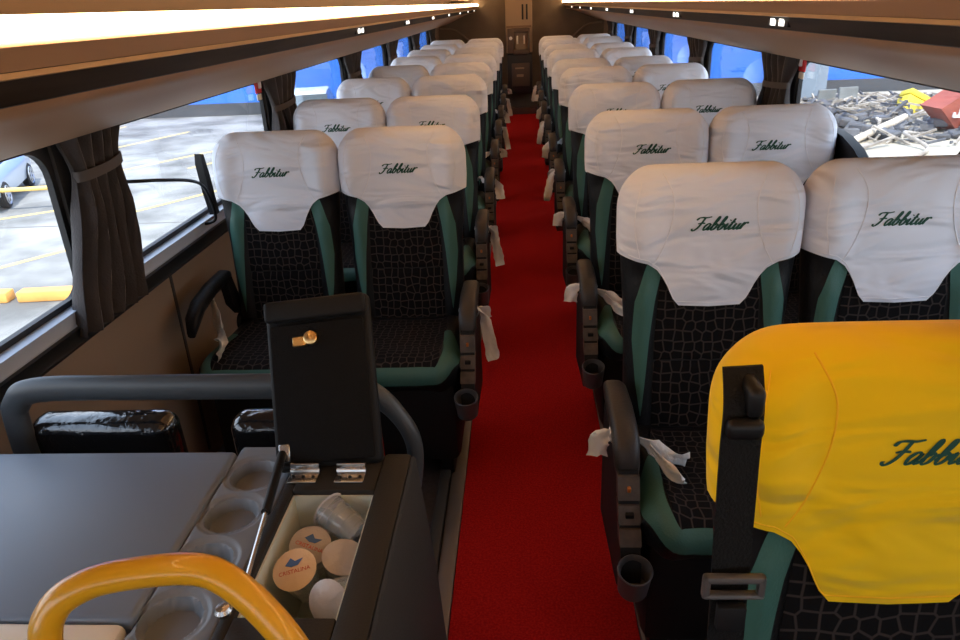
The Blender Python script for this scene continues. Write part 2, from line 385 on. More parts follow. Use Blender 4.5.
def cover_mesh(drop=0.):
    m = MB(); tops = [t/26 for t in range(27)]
    loops = []
    for t in tops:
        t2 = 1-(1-t)**1.6
        L = []
        for i in range(NF+1):
            s = math.sin((-1+2*i/NF)*pi/2)
            h0 = hem(s*.222, 0)+drop; h = lerp(h0, HT, t2); x = Wd(h)*s
            L.append(rec(x, qfront(x, h), h))
        for i in range(1, NB):
            c = math.cos(pi*i/NB); h = lerp(lerp(.478, .45, math.sin(pi*i/NB)), HT, t2); x = Wd(h)*c
            L.append(rec(x, qback(x, h), h))
        loops.append(L)
    # inward hem fold so the cloth shows a thick edge
    first = [rec(*f) for f in [(0, 0, 0)]]
    c = Vector((0, 0, 0))
    inner = []
    for i, p in enumerate(loops[0]):
        y = p.y + (.006 if i <= NF else -.006)
        inner.append(Vector((p.x*.975, y, p.z+.004)))
    m.loft([inner]+loops, cap=False)
    n = len(loops[0]); b = len(m.v)-n
    m.f.append(tuple(b+i for i in range(n)))
    return m
def patch(fun, rows, off=.0025):
    """surface strip: rows = list of lists of (x,h) -> quads lifted off the surface"""
    m = MB(); nr = len(rows); nc = len(rows[0])
    m.v = [fun(x, h, off) for r in rows for x, h in r]
    m.f = [(k*nc+i, k*nc+i+1, (k+1)*nc+i+1, (k+1)*nc+i) for k in range(nr-1) for i in range(nc-1)]
    return m
def back_surf(x, h, off): return rec(x, qfront(x, h, .008)-off, h)
def cover_surf(x, h, off): return rec(x, qfront(x, h)-off, h)
# cushion: profile along s (rear -> front -> down), local y,z
CUSH = [(0, (-.10, .485)), (.12, (-.22, .487)), (.26, (-.36, .497)), (.34, (-.44, .505)), (.40, (-.495, .500)), (.44, (-.525, .482)), (.48, (-.532, .455)), (.53, (-.520, .425)), (.56, (-.505, .405))]
def cu(x, s, off=0.):
    def pt(s): return (interp([(a, b[0]) for a, b in CUSH], s), interp([(a, b[1]) for a, b in CUSH], s))
    y, z = [(pt(s-.02)[i]+pt(s)[i]*2+pt(s+.02)[i])/4 for i in (0, 1)]
    e = abs(x)/.205; rd = ss(.72, 1.0, e)
    a, b = pt(max(0, s-.02)), pt(min(.56, s+.02)); ty, tz = b[0]-a[0], b[1]-a[1]; l = math.hypot(ty, tz) or 1
    ny, nz = tz/l, -ty/l          # outward
    d = off - .030*rd*rd + .010*ss(.5, .75, e)*(1-ss(.9, 1, e))
    # rounded front corners in plan
    cr_ = .05*max(0, (e-.55)/.45)**2*ss(.3, .5, s)
    return Vector((x, y+ny*d+cr_, z+nz*d))

def make_seat(name, m_aisle, yellow=False, arm='aisle'):
    """m_aisle: +1 when the aisle lies on the +x side"""
    root = bpy.data.objects.new(name, None); COL.objects.link(root); root.empty_display_size = .1
    # pedestal
    p = MB(); p.box((-.19, -.46, .10), (.19, -.02, .40), .03); p.box((-.16, -.40, 0), (-.11, -.05, .12), .01); p.box((.11, -.40, 0), (.16, -.05, .12), .01)
    p.build('seat_base', 'dark_shell', root)
    # cushion
    c = MB(); loops = []
    xs = [.205*math.sin((-1+2*i/24)*pi/2) for i in range(25)]
    for k in range(23):
        s = .56*k/22
        top = [cu(x, s) for x in xs]
        loops.append(top)
    under = [Vector((x, -.49+.05*max(0, (abs(x)/.205-.55)/.45)**2, .40)) for x in xs]
    rear = [Vector((x, -.05, .40)) for x in xs]
    allr = loops+[under, rear]
    c.loft(allr, cap=False, closed=False)
    nl = len(xs); b0 = 0; rr = len(allr)
    c.f.append(tuple((rr-1)*nl+i for i in range(nl)) + tuple(range(nl-1, -1, -1)))
    c.f.append(tuple(k*nl for k in range(rr))); c.f.append(tuple(k*nl+nl-1 for k in range(rr)))
    cush = c.build('cushion', 'leather', root)
    pts = spline([(-.150, .16), (-.172, .26), (-.178, .36), (-.155, .445), (-.10, .462), (0, .465), (.10, .462), (.155, .445), (.178, .36), (.172, .26), (.150, .16)], 6)
    rows = []
    for i, (x, s) in enumerate(pts):
        a = pts[max(0, i-1)]; b = pts[min(len(pts)-1, i+1)]; dx, ds = b[0]-a[0], b[1]-a[1]; l = math.hypot(dx, ds)
        hw = (.026+.012*(1-ss(.08, .17, abs(x))))*min(1, .35+min(i, len(pts)-1-i)/9)
        nx, ns = -ds/l, dx/l
        rows.append([(x+nx*hw*t, s+ns*hw*t*1.15) for t in (-1, -.5, 0, .5, 1)])
    patch(lambda x, s, off: cu(x, s, off), rows, .004).build('cushion_trim', 'green', cush)
    rows = [[(lerp(-1, 1, i/14)*.145*min(1, .9+s), s) for i in range(15)] for s in [.03+.395*k/16 for k in range(17)]]
    patch(lambda x, s, off: cu(x, s, off), rows, .0025).build('cushion_panel', 'lattice', cush)
    # backrest
    hs = [-.04, -.02]+[.66*k/34 for k in range(35)]+[.672, .68]
    b = MB().loft([[rec(x, q, h) for x, q in section(h, .008)] for h in hs])
    back = b.build('backrest', 'leather', root, loc=PIV)
    rows = [[(lerp(-1, 1, i/16)*interp([(.02, .128), (.25, .128), (.46, .118)], h), h) for i in range(17)] for h in [.02+.46*k/60 for k in range(61)]]
    mm = patch(back_surf, rows, .0025); ob = mm.build('back_panel', 'lattice', back, loc=PIV); ob.location = (0, 0, 0)
    for sgn in (-1, 1):
        rows = []
        for k in range(25):
            h = .055+.41*k/24
            xi = interp([(.055, .158), (.15, .150), (.26, .142), (.36, .131), (.47, .112)], h); xo = interp([(.055, .160), (.15, .174), (.26, .184), (.36, .181), (.47, .152)], h)
            rows.append([(sgn*lerp(xi, xo, t/4), h) for t in range(5)])
        ob = patch(back_surf, rows, .004).build('green_stripe', 'green', back, loc=PIV); ob.location = (0, 0, 0)
    # hinge cover and hook
    MB().lathe([(.0, -.004), (.035, -.004), (.038, 0), (.035, .012), (.0, .012)], 16, Matrix.Translation((-m_aisle*.205, -.07, .47)) @ Matrix.Rotation(pi/2, 4, 'Y')).build('recline_hinge', 'black_plastic', root)
    # cover
    drop = -.014 if yellow else 0.; cm = cover_mesh(drop); cov = cm.build('headrest_cover', 'cover_yellow' if yellow else 'cover_white', root, loc=PIV, ang=60)
    sm = MB()
    for sgn in (-1, 1):
        path = spline([(sgn*.120, .672), (sgn*.098, .62), (sgn*.100, .56), (sgn*.118, .50), (sgn*.142, .455)], 6)
        sm.tube([cover_surf(x, h, .0004) for x, h in path], .0013, 6)
        path = spline([(sgn*.172, .655), (sgn*.187, .60), (sgn*.188, .54), (sgn*.175, .475)], 6)
        sm.tube([cover_surf(x, h, .0004) for x, h in path], .0011, 6)
    # stitched hem line
    path = [cover_surf(x, hem(x, 0)+drop+.010, .0005) for x in [(-.2+.4*k/80) for k in range(81)]]
    sm.tube(path, .0010, 5)
    ob = sm.build('seam', 'seam_yellow' if yellow else 'seam_white', cov, loc=PIV); ob.location = (0, 0, 0)
    rb, width = script_ribbons('Fabbitur')
    sc = .124/width; lm = MB()
    for r in rb:
        L = []
        for (a, d) in r:
            row = []
            for (x, y) in (a, d): row.append(cover_surf(x*sc-.067+(.026 if yellow else -.015 if m_aisle < 0 and arm == 'wall' else .012 if m_aisle < 0 else -.004), .540+y*sc, .0012))
            L.append(row)
        n0 = len(lm.v); lm.v += [p for row in L for p in row]; lm.f += [(n0+2*i, n0+2*i+1, n0+2*i+3, n0+2*i+2) for i in range(len(L)-1)]
    ob = lm.build('lettering', 'script_green', cov, loc=PIV); ob.location = (0, 0, 0)
    # armrest
    if arm == 'aisle':
        s = m_aisle; xc = s*.230
        pad = []
        for y, z, hw, hh in [(-.085, .585, .018, .012), (-.095, .603, .024, .020), (-.14, .615, .028, .026), (-.24, .618, .030, .027), (-.32, .610, .030, .030), (-.36, .592, .030, .036), (-.385, .565, .028, .036), (-.395, .545, .018, .026)]:
            pad.append([(xc+hw*math.copysign(abs(math.cos(a))**.6, math.cos(a)), y, z+hh*math.copysign(abs(math.sin(a))**.6, math.sin(a))) for a in [2*pi*k/16 for k in range(16)]])
        arm_o = MB().loft(pad).build('armrest', 'arm_pad', root)
        con = MB().prism([(-.11, .565), (-.40, .56), (-.425, .50), (-.47, .42), (-.50, .375), (-.50, .32), (-.44, .27), (-.10, .22)], xc-.022, xc+.022)
        con.build('arm_console', 'dark_shell', arm_o)
        top = MB()
        for (y0, z0), (y1, z1) in (((-.405, .552), (-.425, .502)), ((-.430, .492), (-.450, .455)), ((-.455, .447), (-.475, .415))):
            top.add([(xc-.024, y0-.006, z0), (xc+.024, y0-.006, z0), (xc+.024, y1-.006, z1), (xc-.024, y1-.006, z1), (xc-.024, y0+.03, z0), (xc+.024, y0+.03, z0), (xc+.024, y1+.03, z1), (xc-.024, y1+.03, z1)],
                    [(0, 1, 2, 3), (4, 5, 6, 7), (0, 1, 5, 4), (2, 3, 7, 6), (0, 3, 7, 4), (1, 2, 6, 5)])
        top.build('button_plate', 'arm_brown', arm_o)
        MB().box((xc-.010, -.452, .468), (xc+.010, -.43, .480), .003).build('recline_button', 'black_plastic', arm_o)
        ob = MB().box((xc-.004-.0, -.428, .520), (xc+.004, -.412, .532), .002).build('indicator', 'orange_spot', arm_o)
        mt = Matrix.Translation((xc-s*.004, -.505, .318)) @ Matrix.Rotation(math.radians(16), 4, 'X')
        MB().lathe([(.028, 0), (.033, .004), (.037, .07), (.0385, .078), (.0365, .080), (.0335, .076), (.030, .012), (.0, .010)], 24, mt).build('cup_holder', 'cup_grey', arm_o)
    else:
        s = -m_aisle; xc = s*.215
        pad = []
        for y, z, hw, hh in [(-.09, .665, .016, .014), (-.12, .672, .022, .020), (-.25, .668, .024, .022), (-.36, .650, .024, .024), (-.42, .618, .022, .026), (-.44, .590, .014, .016)]:
            pad.append([(xc+hw*math.copysign(abs(math.cos(a))**.6, math.cos(a)), y, z+hh*math.copysign(abs(math.sin(a))**.6, math.sin(a))) for a in [2*pi*k/14 for k in range(14)]])
        arm_o = MB().loft(pad).build('armrest', 'leather', root)
        MB().prism([(-.09, .66), (-.14, .655), (-.12, .56), (-.06, .50), (-.03, .52)], xc-.014, xc+.014).build('arm_bracket', 'dark_shell', arm_o)
    return root

PITCH, YR, YL = .9447, 1.735, 2.486
XA, XB = .434, .877
ORD = ['front', 'second', 'third', 'fourth', 'fifth', 'sixth', 'seventh', 'eighth', 'ninth', 'tenth']
GRP = 'coach seats with white headrest covers'
protos = {('L', 'a'): make_seat('coach_seat', 1, arm='aisle'), ('L', 'b'): make_seat('coach_seat', 1, arm='wall'),
          ('R', 'a'): make_seat('coach_seat', -1, arm='aisle'), ('R', 'b'): make_seat('coach_seat', -1, arm='wall')}
RECL = {('R', 4): 9, ('R', 5): 4, ('R', 6): 7, ('R', 8): 5, ('L', 1): 4, ('L', 2): -2}
used = set(); SEATS = {}
for S_, n, y0 in (('L', 8, YL), ('R', 9, YR)):
    for k in range(n):
        for wv in ('a', 'b'):
            key = (S_, wv); pr = protos[key]
            r = pr if key not in used else copy_tree(pr)
            sx = -1 if S_ == 'L' else 1
            r.location = (sx*(XA if wv == 'a' else XB), y0+PITCH*k, 0)
            side = 'left' if S_ == 'L' else 'right'
            where = 'aisle' if wv == 'a' else 'window'
            if k == n-1: row = 'rearmost row'
            else: row = ('%s white-covered row' % ORD[k])
            tag(r, 'white-covered coach seat by the %s in the %s %s of the red carpet' % (where, row, side), 'seat', GRP)
            SEATS[(S_, wv, k)] = r
            used.add(key)
for key, r in SEATS.items():
    d = RECL.get((key[0], key[2]), 0) + random.uniform(-1.2, 1.2)*(key[2] > 0)
    for ch in r.children:
        if ch.name.startswith(('backrest', 'headrest_cover')): ch.rotation_euler = (math.radians(-d), 0, 0)
ys = make_seat('coach_seat', -1, yellow=True, arm='aisle')
ys.location = (XA, YR-PITCH, 0)
tag(ys, 'coach seat with a yellow headrest cover in front of all the white-covered ones', 'seat', 'coach seats')
# three-point belt of the yellow seat, on its aisle edge
bx = -.218
bel = MB()
path = spline([(bx-.010, -.120, 1.165), (bx-.014, -.150, 1.135), (bx-.016, -.160, 1.08), (bx-.014, -.168, .95), (bx-.010, -.172, .80), (bx-.006, -.17, .50)], 6)
loops = []
for x, y, z in path:
    loops.append([(x-.021, y, z), (x+.021, y+.004, z), (x+.021, y+.008, z), (x-.021, y+.004, z)])
bo = bel.loft(loops).build('seat_belt', 'belt', ys)
m = MB(); m.box((bx-.014, -.160, 1.125), (bx+.004, -.10, 1.160), .008, 3); m.box((bx-.034, -.168, 1.105), (bx+.004, -.150, 1.128), .008, 3)
m.build('belt_guide', 'black_plastic', bo)
m = MB(); mt = Matrix.Translation((bx-.013, -.178, .925))
m.box((-.034, -.006, .008), (.034, .005, .018), .004, mtx=mt); m.box((-.034, -.006, -.012), (-.025, .005, .018), .004, mtx=mt); m.box((.025, -.006, -.012), (.034, .005, .018), .004, mtx=mt); m.box((-.034, -.006, -.014), (.034, .005, -.006), .004, mtx=mt)
m.build('belt_slider', 'cup_grey', bo)
m = MB(); m.box((bx-.028, -.184, .865), (bx+.004, -.172, .900), .003)
m.build('belt_tongue', 'dark_shell', bo)

# plastic film strips tied round the aisle armrests
def ribbon(path, w_, tw=0., seed=0):
    rnd = random.Random(seed); p = spline(path, 5); m = MB(); rows = []
    for i, q in enumerate(p):
        q = Vector(q); a = Vector(p[max(0, i-1)]); b = Vector(p[min(len(p)-1, i+1)]); t = (b-a).normalized()
        side = t.cross(Vector((math.cos(tw+i*.12), math.sin(tw+i*.12), .3))).normalized()
        ww = w_*(.35+.65*min(1, i/5))*rnd.uniform(.85, 1.1); nn = t.cross(side)
        rows.append([q+side*ww*u+nn*(.25*ww*math.cos(u*5+i*.7)) for u in (-1, -.5, 0, .5, 1)])
    back = [[v+Vector((.0012, .0012, .0012)) for v in r][::-1] for r in rows]
    m.loft([r+b for r, b in zip(rows, back)])
    return m
def strip(seat_key, style, label, mt='plastic_film'):
    r = SEATS[seat_key]; s = 1 if seat_key[0] == 'L' else -1; L = r.location; sd = hash(seat_key[2]) + style*17
    x = s*.230
    m = MB()
    # wrap round the pad
    ring = [(x+.033*math.cos(a), -.30-.01*math.sin(a), .592+.034*math.sin(a)) for a in [2*pi*k/14 for k in range(14)]]
    m.loft([[(px, py-.014, pz) for px, py, pz in ring], [(x+(px-x)*1.06, py, .592+(pz-.592)*1.06) for px, py, pz in ring], [(px, py+.014, pz) for px, py, pz in ring]], cap=False)
    if style == 0:
        rb = ribbon([(x+s*.030, -.30, .60), (x+s*.05, -.31, .57), (x+s*.066, -.33, .50), (x+s*.078, -.345, .43)], .022, .2, sd); m.add(rb.v, rb.f)
        rb = ribbon([(x+s*.030, -.29, .60), (x+s*.05, -.27, .585), (x+s*.055, -.26, .545)], .018, 1., sd+1); m.add(rb.v, rb.f)
    elif style == 1:
        rb = ribbon([(x+s*.030, -.31, .60), (x+s*.055, -.315, .585), (x+s*.062, -.32, .545)], .024, .5, sd); m.add(rb.v, rb.f)
        rb = ribbon([(x-s*.030, -.30, .58), (x-s*.07, -.31, .56), (x-s*.11, -.32, .535), (x-s*.15, -.31, .525)], .020, 1.2, sd+2); m.add(rb.v, rb.f)
        rb = ribbon([(x-s*.06, -.31, .565), (x-s*.09, -.36, .54), (x-s*.125, -.40, .528)], .018, 1.0, sd+3); m.add(rb.v, rb.f)
    else:
        rb = ribbon([(x+s*.030, -.30, .60), (x+s*.05, -.32, .56), (x+s*.06, -.35, .50)], .026, .8, sd); m.add(rb.v, rb.f)
        rb = ribbon([(x-s*.028, -.30, .59), (x-s*.06, -.26, .60), (x-s*.075, -.21, .58)], .022, 1.4, sd+2); m.add(rb.v, rb.f)
    o = m.build('plastic_strip', mt, ang=80); o.location = L
    tag(o, label, 'plastic strip', 'white plastic strips tied to armrests')
for k in range(8):
    strip(('L', 'a', k), (0, 0, 2, 1, 0, 2, 0, 1)[k], 'white plastic strip on the armrest of the %s aisle seat left of the carpet' % (ORD[k] if k < 7 else 'rearmost'))
for k in range(9):
    strip(('R', 'a', k), (1, 1, 1, 0, 2, 0, 2, 1, 0)[k], 'white plastic strip on the %s white-covered aisle seat right of the carpet' % (ORD[k] if k < 8 else 'rearmost'))
r = ribbon([(-1.085, 2.235, .66), (-1.075, 2.20, .62), (-1.04, 2.14, .565), (-1.01, 2.06, .53), (-1.0, 2.0, .515)], .026, .4, 5)
tag(r.build('plastic_strip', 'film_beige', ang=80), 'beige plastic strip lying on the front left window seat below its wall armrest', 'plastic strip')

# ------------------------------------------------------------------ curtains
def curtain(sx, yc, label, wide=.24, low=.80, flare=.30, seed=0, group='window curtains tied at the pillars', slant=0.):
    rnd = random.Random(seed)
    root = empty('curtain', (sx*1.145, yc, low), label, 'curtain', group)
    zs = [low+(1.34-low)*k/26 for k in range(27)]; ztie = 1.13 if wide > .35 else 1.17
    N = 46; loops = []
    for z in zs:
        d = abs(z-ztie)
        if z >= ztie: wd = lerp(wide*.72, wide, ss(0, .15, d))
        else: wd = lerp(wide*.72, flare, ss(0, (ztie-low)*.85, d))
        amp = lerp(.010, .024, ss(0, .12, d))
        f = []; bk = []
        for i in range(N+1):
            u = i/N; y = yc + (u-.5)*wd + (z-ztie)*slant*(z < ztie)
            x = 1.147 + amp*math.sin(u*2*pi*5.0 + .6*math.sin(z*9+seed)) + .004*math.sin(u*40+z*22)
            f.append((sx*(x-.004), y, z)); bk.append((sx*(x+.004), y, z))
        loops.append(f+bk[::-1])
    ob = MB().loft(loops).build('drape', 'curtain', root, ang=70); ob.matrix_parent_inverse = Matrix.Translation(-root.location)
    tie = []
    for a in [2*pi*k/24 for k in range(25)]:
        tie.append((sx*(1.147+.034*math.sin(a)), yc+wide*.38*math.cos(a), ztie+.008*math.cos(a)*(1 if sx < 0 else -1)))
    loops = [[Vector(p)+Vector((0, 0, dz)) for dz in (-.013, .013)] for p in tie]
    loops2 = [[Vector((sx*1.147+(p[0]-sx*1.147)*.86, yc+(p[1]-yc)*.97, p[2]+dz)) for dz in (.013, -.013)] for p in tie]
    ob = MB().loft([a+b for a, b in zip(loops, loops2)]).build('tieback', 'tieback', root, ang=70); ob.matrix_parent_inverse = Matrix.Translation(-root.location)
curtain(-1, 1.865, 'dark brown curtain tied on the nearest left pillar beside the grey table', .29, .785, .31, 3, slant=.28)
curtain(1, 1.84, 'dark brown curtain at the right edge above the yellow seat', .29, .80, .40, 4, slant=-.30)
for k in range(1, 6):
    for sx in (-1, 1):
        sd_ = 'left' if sx < 0 else 'right'
        curtain(sx, PILLARS[k+1]+.06, 'brown tied curtain on the %s side, %s along from the front' % (sd_, ORD[k]), .42, .80, .44, k*2+(sx > 0))

# ------------------------------------------------------------------ front table, cooler console, hoop, leg rests, handrail
DZ = .78
t = empty('snack_table', (-.8, .88, 0), 'dark grey plastic table with a row of round cup recesses by the left window', 'table')
inv = Matrix.Translation(-Vector(t.location))
def tp(mb, name, mt, par=None, ang=40):
    ob = mb.build(name, mt, par or t, ang=ang); 
    if par is None: ob.matrix_parent_inverse = inv
    return ob
tp(MB().box((-1.185, .700, DZ-.045), (-.557, 1.10, DZ), .010, 3), 'table_top', 'desk_sky_sheen')
# tray with recesses: grid heightfield
tx0, tx1, ty0, ty1 = -.557, -.432, .60, 1.115
CUPS = [(-.503, 1.035), (-.505, .925), (-.507, .815), (-.508, .705)]
m = MB(); NX, NY = 44, 150
def tz(x, y):
    z = DZ-.004
    u = (x-tx0)/(tx1-tx0)
    z += .006*(ss(0, .06, u)-ss(.94, 1, u))-.006
    for cx, cy_ in CUPS:
        d = math.hypot(x-cx, y-cy_); z -= .004*(1-ss(.050, .055, d)) + .020*(1-ss(.038, .043, d))
    return z
m.v = [Vector((lerp(tx0, tx1, i/NX), lerp(ty0, ty1, j/NY), tz(lerp(tx0, tx1, i/NX), lerp(ty0, ty1, j/NY)))) for j in range(NY+1) for i in range(NX+1)]
m.f = [(j*(NX+1)+i, j*(NX+1)+i+1, (j+1)*(NX+1)+i+1, (j+1)*(NX+1)+i) for j in range(NY) for i in range(NX)]
bl = len(m.v); W1 = NX+1
edge = [i for i in range(W1)]+[j*W1+NX for j in range(1, NY+1)]+[NY*W1+i for i in range(NX-1, -1, -1)]+[j*W1 for j in range(NY-1, 0, -1)]
for e in edge: v = m.v[e]; m.v.append(Vector((v.x, v.y, DZ-.05)))
ne = len(edge)
m.f += [(edge[k], edge[(k+1) % ne], bl+(k+1) % ne, bl+k) for k in range(ne)]
m.f.append(tuple(bl+k for k in range(ne)))
tp(m, 'cup_tray', 'desk_tray')
m = MB(); m.box((-1.18, .70, .06), (-.60, 1.08, DZ-.046), .01)
tp(m, 'table_body', 'cooler_side')
m = MB(); m.box((-1.18, .655, DZ-.052), (-.565, .6995, DZ-.004), .012)
tp(m, 'front_edge', 'cream')

c = empty('cooler_console', (-.33, .85, 0), 'black cooler box console with its lid standing open beside the aisle', 'cooler')
inv_c = Matrix.Translation(-Vector(c.location))
def cp(mb, name, mt, par=None, ang=40):
    ob = mb.build(name, mt, par or c, ang=ang)
    if par is None: ob.matrix_parent_inverse = inv_c
    return ob
CZ = .800
ox0, ox1, oy0, oy1 = -.408, -.272, .688, .955
m = MB()
m.box((-.428, .50, .04), (ox0, 1.06, CZ-.004), .006); m.box((ox1, .50, .04), (-.222, 1.06, CZ), .008)
m.box((ox0-.001, oy1, .04), (ox1+.001, 1.06, CZ-.002), .004); m.box((ox0-.001, .50, .04), (ox1+.001, oy0, CZ-.002), .004)
m.box((ox0-.001, oy0-.001, .04), (ox1+.001, oy1+.001, CZ-.20))
cp(m, 'body', 'cooler')
m = MB(); m.prism([(-.222, .797), (-.216, .79), (-.196, .55), (-.18, .18), (-.18, .04), (-.222, .04)], .50, 1.055, axis=1)
cp(m, 'side_panel', 'cooler_side')
m = MB(); e = .003
m.box((ox0, oy0, CZ-.199), (ox1, oy1, CZ-.195)); m.box((ox0, oy0, CZ-.199), (ox0+e, oy1, CZ-.012)); m.box((ox1-e, oy0, CZ-.199), (ox1, oy1, CZ-.012)); m.box((ox0, oy1-e, CZ-.199), (ox1, oy1, CZ-.012)); m.box((ox0, oy0, CZ-.199), (ox1, oy0+e, CZ-.012))
cp(m, 'liner', 'liner')
# lid
hinge = Vector((-.362, 1.018, CZ-.004)); V = Vector((-.030, .155, .262)).normalized(); Ux = Vector((1, .03, 0)); Ux = (Ux-V*Ux.dot(V)).normalized(); Nn = Ux.cross(V)
LM = Matrix((Ux, V, Nn)).transposed().to_4x4(); LM.translation = hinge   # local x across, y up the lid, +z? towards viewer
sgn = 1 if (LM.to_3x3() @ Vector((0, 0, 1))).y < 0 else -1
lw, lh = .094, .302
lb = MB().box((-lw, 0, -.030*sgn) if sgn > 0 else (-lw, 0, 0), (lw, lh, 0) if sgn > 0 else (lw, lh, .030), .012, 3, LM)
lid = cp(lb, 'lid', 'lid_black')
z0, z1 = sorted((0, .012*sgn)); m = MB().box((-lw+.010, .012, z0), (lw-.010, lh-.045, z1), .005, 2, LM); cp(m, 'lid_lining', 'lid_felt', lid).matrix_parent_inverse = Matrix()
z0, z1 = sorted((0, .020*sgn)); m = MB().box((-lw+.004, lh-.040, z0), (lw-.004, lh-.002, z1), .008, 3, LM); cp(m, 'lid_rim', 'lid_black', lid)
q = .012*sgn
mtx = LM @ Matrix.Translation((-.020, lh-.078, q))
m = MB(); a, b = sorted((0, .008*sgn)); m.box((-.022, -.009, a), (.004, .009, b), .002, 1, mtx); a, b = sorted((0, .016*sgn)); m.lathe([(0, a), (.012, a), (.012, b*.9), (.009, b), (0, b)], 16, mtx @ Matrix.Translation((.012, .004, 0)))
cp(m, 'lock', 'brass', lid)
m = MB(); a, b = sorted((0, .014*sgn)); m.box((-.082, .018, a), (-.062, .050, b), .002, 1, LM); cp(m, 'strut_bracket', 'steel', lid)
for hx in (-.398, -.318):
    m = MB(); m.box((hx-.025, .972, CZ-.003), (hx+.025, 1.000, CZ+.002), .001); m.tube([(hx-.025, 1.002, CZ+.004), (hx+.025, 1.002, CZ+.004)], .005, 8)
    m.box((hx-.025, 1.000, CZ+.004), (hx+.025, 1.005, CZ+.018), .001)
    ho = cp(m, 'hinge', 'steel')
    m = MB()
    for sx_ in (-.017, 0, .017): m.lathe([(0, 0), (.0032, 0), (.0026, .0015), (0, .0018)], 8, Matrix.Translation((hx+sx_, .986, CZ+.002)))
    cp(m, 'screw', 'dark_shell', ho)
top = LM @ Vector((-.076, .034, .012*sgn)); bot = Vector((-.413, .745, CZ-.002)); mid = top.lerp(bot, .5)
m = MB().tube([top, mid], .0075, 10); st = cp(m, 'gas_strut', 'black_plastic'); m = MB().tube([mid, bot], .0035, 8); cp(m, 'strut_rod', 'steel', st)
m = MB().lathe([(.004, 0), (.004, .006), (.010, .008), (.012, .014), (.009, .019), (0, .021)], 14, Matrix.Translation((-.4205, .688, CZ-.005))); cp(m, 'catch_knob', 'steel')
m = MB().box((-.20, .62, 0), (-.165, 1.12, .10), .03, 4); m.box((-.42, .5, 0), (-.19, 1.05, .045)); cp(m, 'plinth', 'cooler_side')

# water cups in the cooler
def cup(loc, rot, label, lidm='foil_lid', text=True):
    g = empty('water_cup', loc, label, 'water cup', 'sealed water cups in the cooler'); g.rotation_euler = [math.radians(a) for a in rot]
    MB().lathe([(0, -.075), (.020, -.075), (.022, -.073), (.0235, -.050), (.0245, -.050), (.0255, -.030), (.0265, -.030), (.029, -.004), (.029, 0), (0, 0)], 24).build('cup_body', 'cup_clear', g)
    l = MB().lathe([(0, 0), (.031, 0), (.0325, .001), (.031, .002), (0, .0026)], 26).build('foil_lid', lidm, g)
    if text:
        cd = bpy.data.curves.new('lettering', 'FONT'); cd.body = 'CRISTALINA'; cd.size = .0085; cd.align_x = 'CENTER'; cd.extrude = .0002
        cd.materials.append(M['print_red']); tmp = bpy.data.objects.new('lettering', cd); COL.objects.link(tmp); me = bpy.data.meshes.new_from_object(tmp); bpy.data.objects.remove(tmp); me.materials.clear(); me.materials.append(M['print_red']); to = bpy.data.objects.new('lettering', me); COL.objects.link(to); to.parent = l; to.location = (0, -.006, .0032)
        cd2 = MB()
        cd2.loft([[(-.013, .008, .0029), (-.004, .018, .0029), (.002, .012, .0029), (.014, .014, .0029), (.006, .005, .0029), (-.004, .004, .0029)], [(-.013, .008, .0034), (-.004, .018, .0034), (.002, .012, .0034), (.014, .014, .0034), (.006, .005, .0034), (-.004, .004, .0034)]])
        cd2.build('print_mark', 'print_blue', l, smooth=False)
    m = MB().lathe([(.0262, -.045), (.0272, -.024)], 24, cap=False); m.build('printed_band', 'print_blue', g) if False else None
cup((-.364, .803, .770), (24, -8, 14), 'water cup with a tan printed foil lid facing up, in front in the cooler')
cup((-.360, .868, .758), (22, 14, -12), 'water cup with a grey printed lid behind the tan-lidded one', 'foil_grey', True)
cup((-.298, .742, .768), (-62, 0, 160), 'clear water cup lying slanted at the near corner of the cooler', 'foil_grey', False)
cup((-.345, .935, .772), (78, 0, 235), 'clear water cup lying on its side at the hinge end of the cooler', 'foil_grey', False)
cup((-.300, .838, .762), (12, 14, 0), 'water cup with a plain grey lid against the aisle wall of the cooler', 'foil_grey', False)
cup((-.378, .918, .715), (8, 20, 0), 'water cup lowest down near the hinges on the window side of the cooler', 'foil_grey', False)
cup((-.372, .735, .700), (10, 10, 0), 'water cup sunk below the tan-lidded one, at the near wall', 'foil_grey', False)

# guard hoop
hp = empty('guard_hoop', (-.66, 1.2, 0), 'grey tubular guard hoop rising behind the table', 'guard rail')
path = spline([(-1.055, 1.21, 0.02), (-1.06, 1.21, .5), (-1.06, 1.21, .76), (-1.045, 1.21, .825), (-.99, 1.21, .853), (-.8, 1.21, .855), (-.42, 1.21, .852), (-.33, 1.21, .840), (-.275, 1.21, .79), (-.245, 1.21, .71), (-.262, 1.21, .58), (-.30, 1.21, .40), (-.31, 1.21, .02)], 7)
ob = MB().tube(path, [lerp(.027, .017, ss(46, 58, i)) for i in range(len(path))], 14, ry=.018, up=(1, 0, 0)).build('hoop', 'hoop', hp); ob.matrix_parent_inverse = Matrix.Translation(-hp.location)
m = MB(); 
for x in (-1.055, -.31): m.lathe([(0, .001), (.05, .001), (.05, .012), (.03, .02), (0, .02)], 18, Matrix.Translation((x, 1.21, 0)))
ob = m.build('foot_plate', 'dark_shell', hp); ob.matrix_parent_inverse = Matrix.Translation(-hp.location)
for x, lb_ in ((-.905, 'film-wrapped black leg rest pad behind the table, nearer the window'), (-.475, 'film-wrapped black leg rest pad half hidden behind the open cooler lid')):
    g = empty('leg_rest', (x, 1.29, 0), lb_, 'leg rest', 'leg rests in front of the left seats')
    m = MB().box((-.155, -.040, .52), (.155, .040, .772), .034, 5, Matrix.Rotation(math.radians(3), 4, 'X')); m.build('pad', 'film_black', g)
    m = MB(); m.box((-.02, -.01, .0), (.02, .10, .02), .005); m.box((-.016, .055, .01), (.016, .085, .56), .005); m.build('stand', 'dark_shell', g)

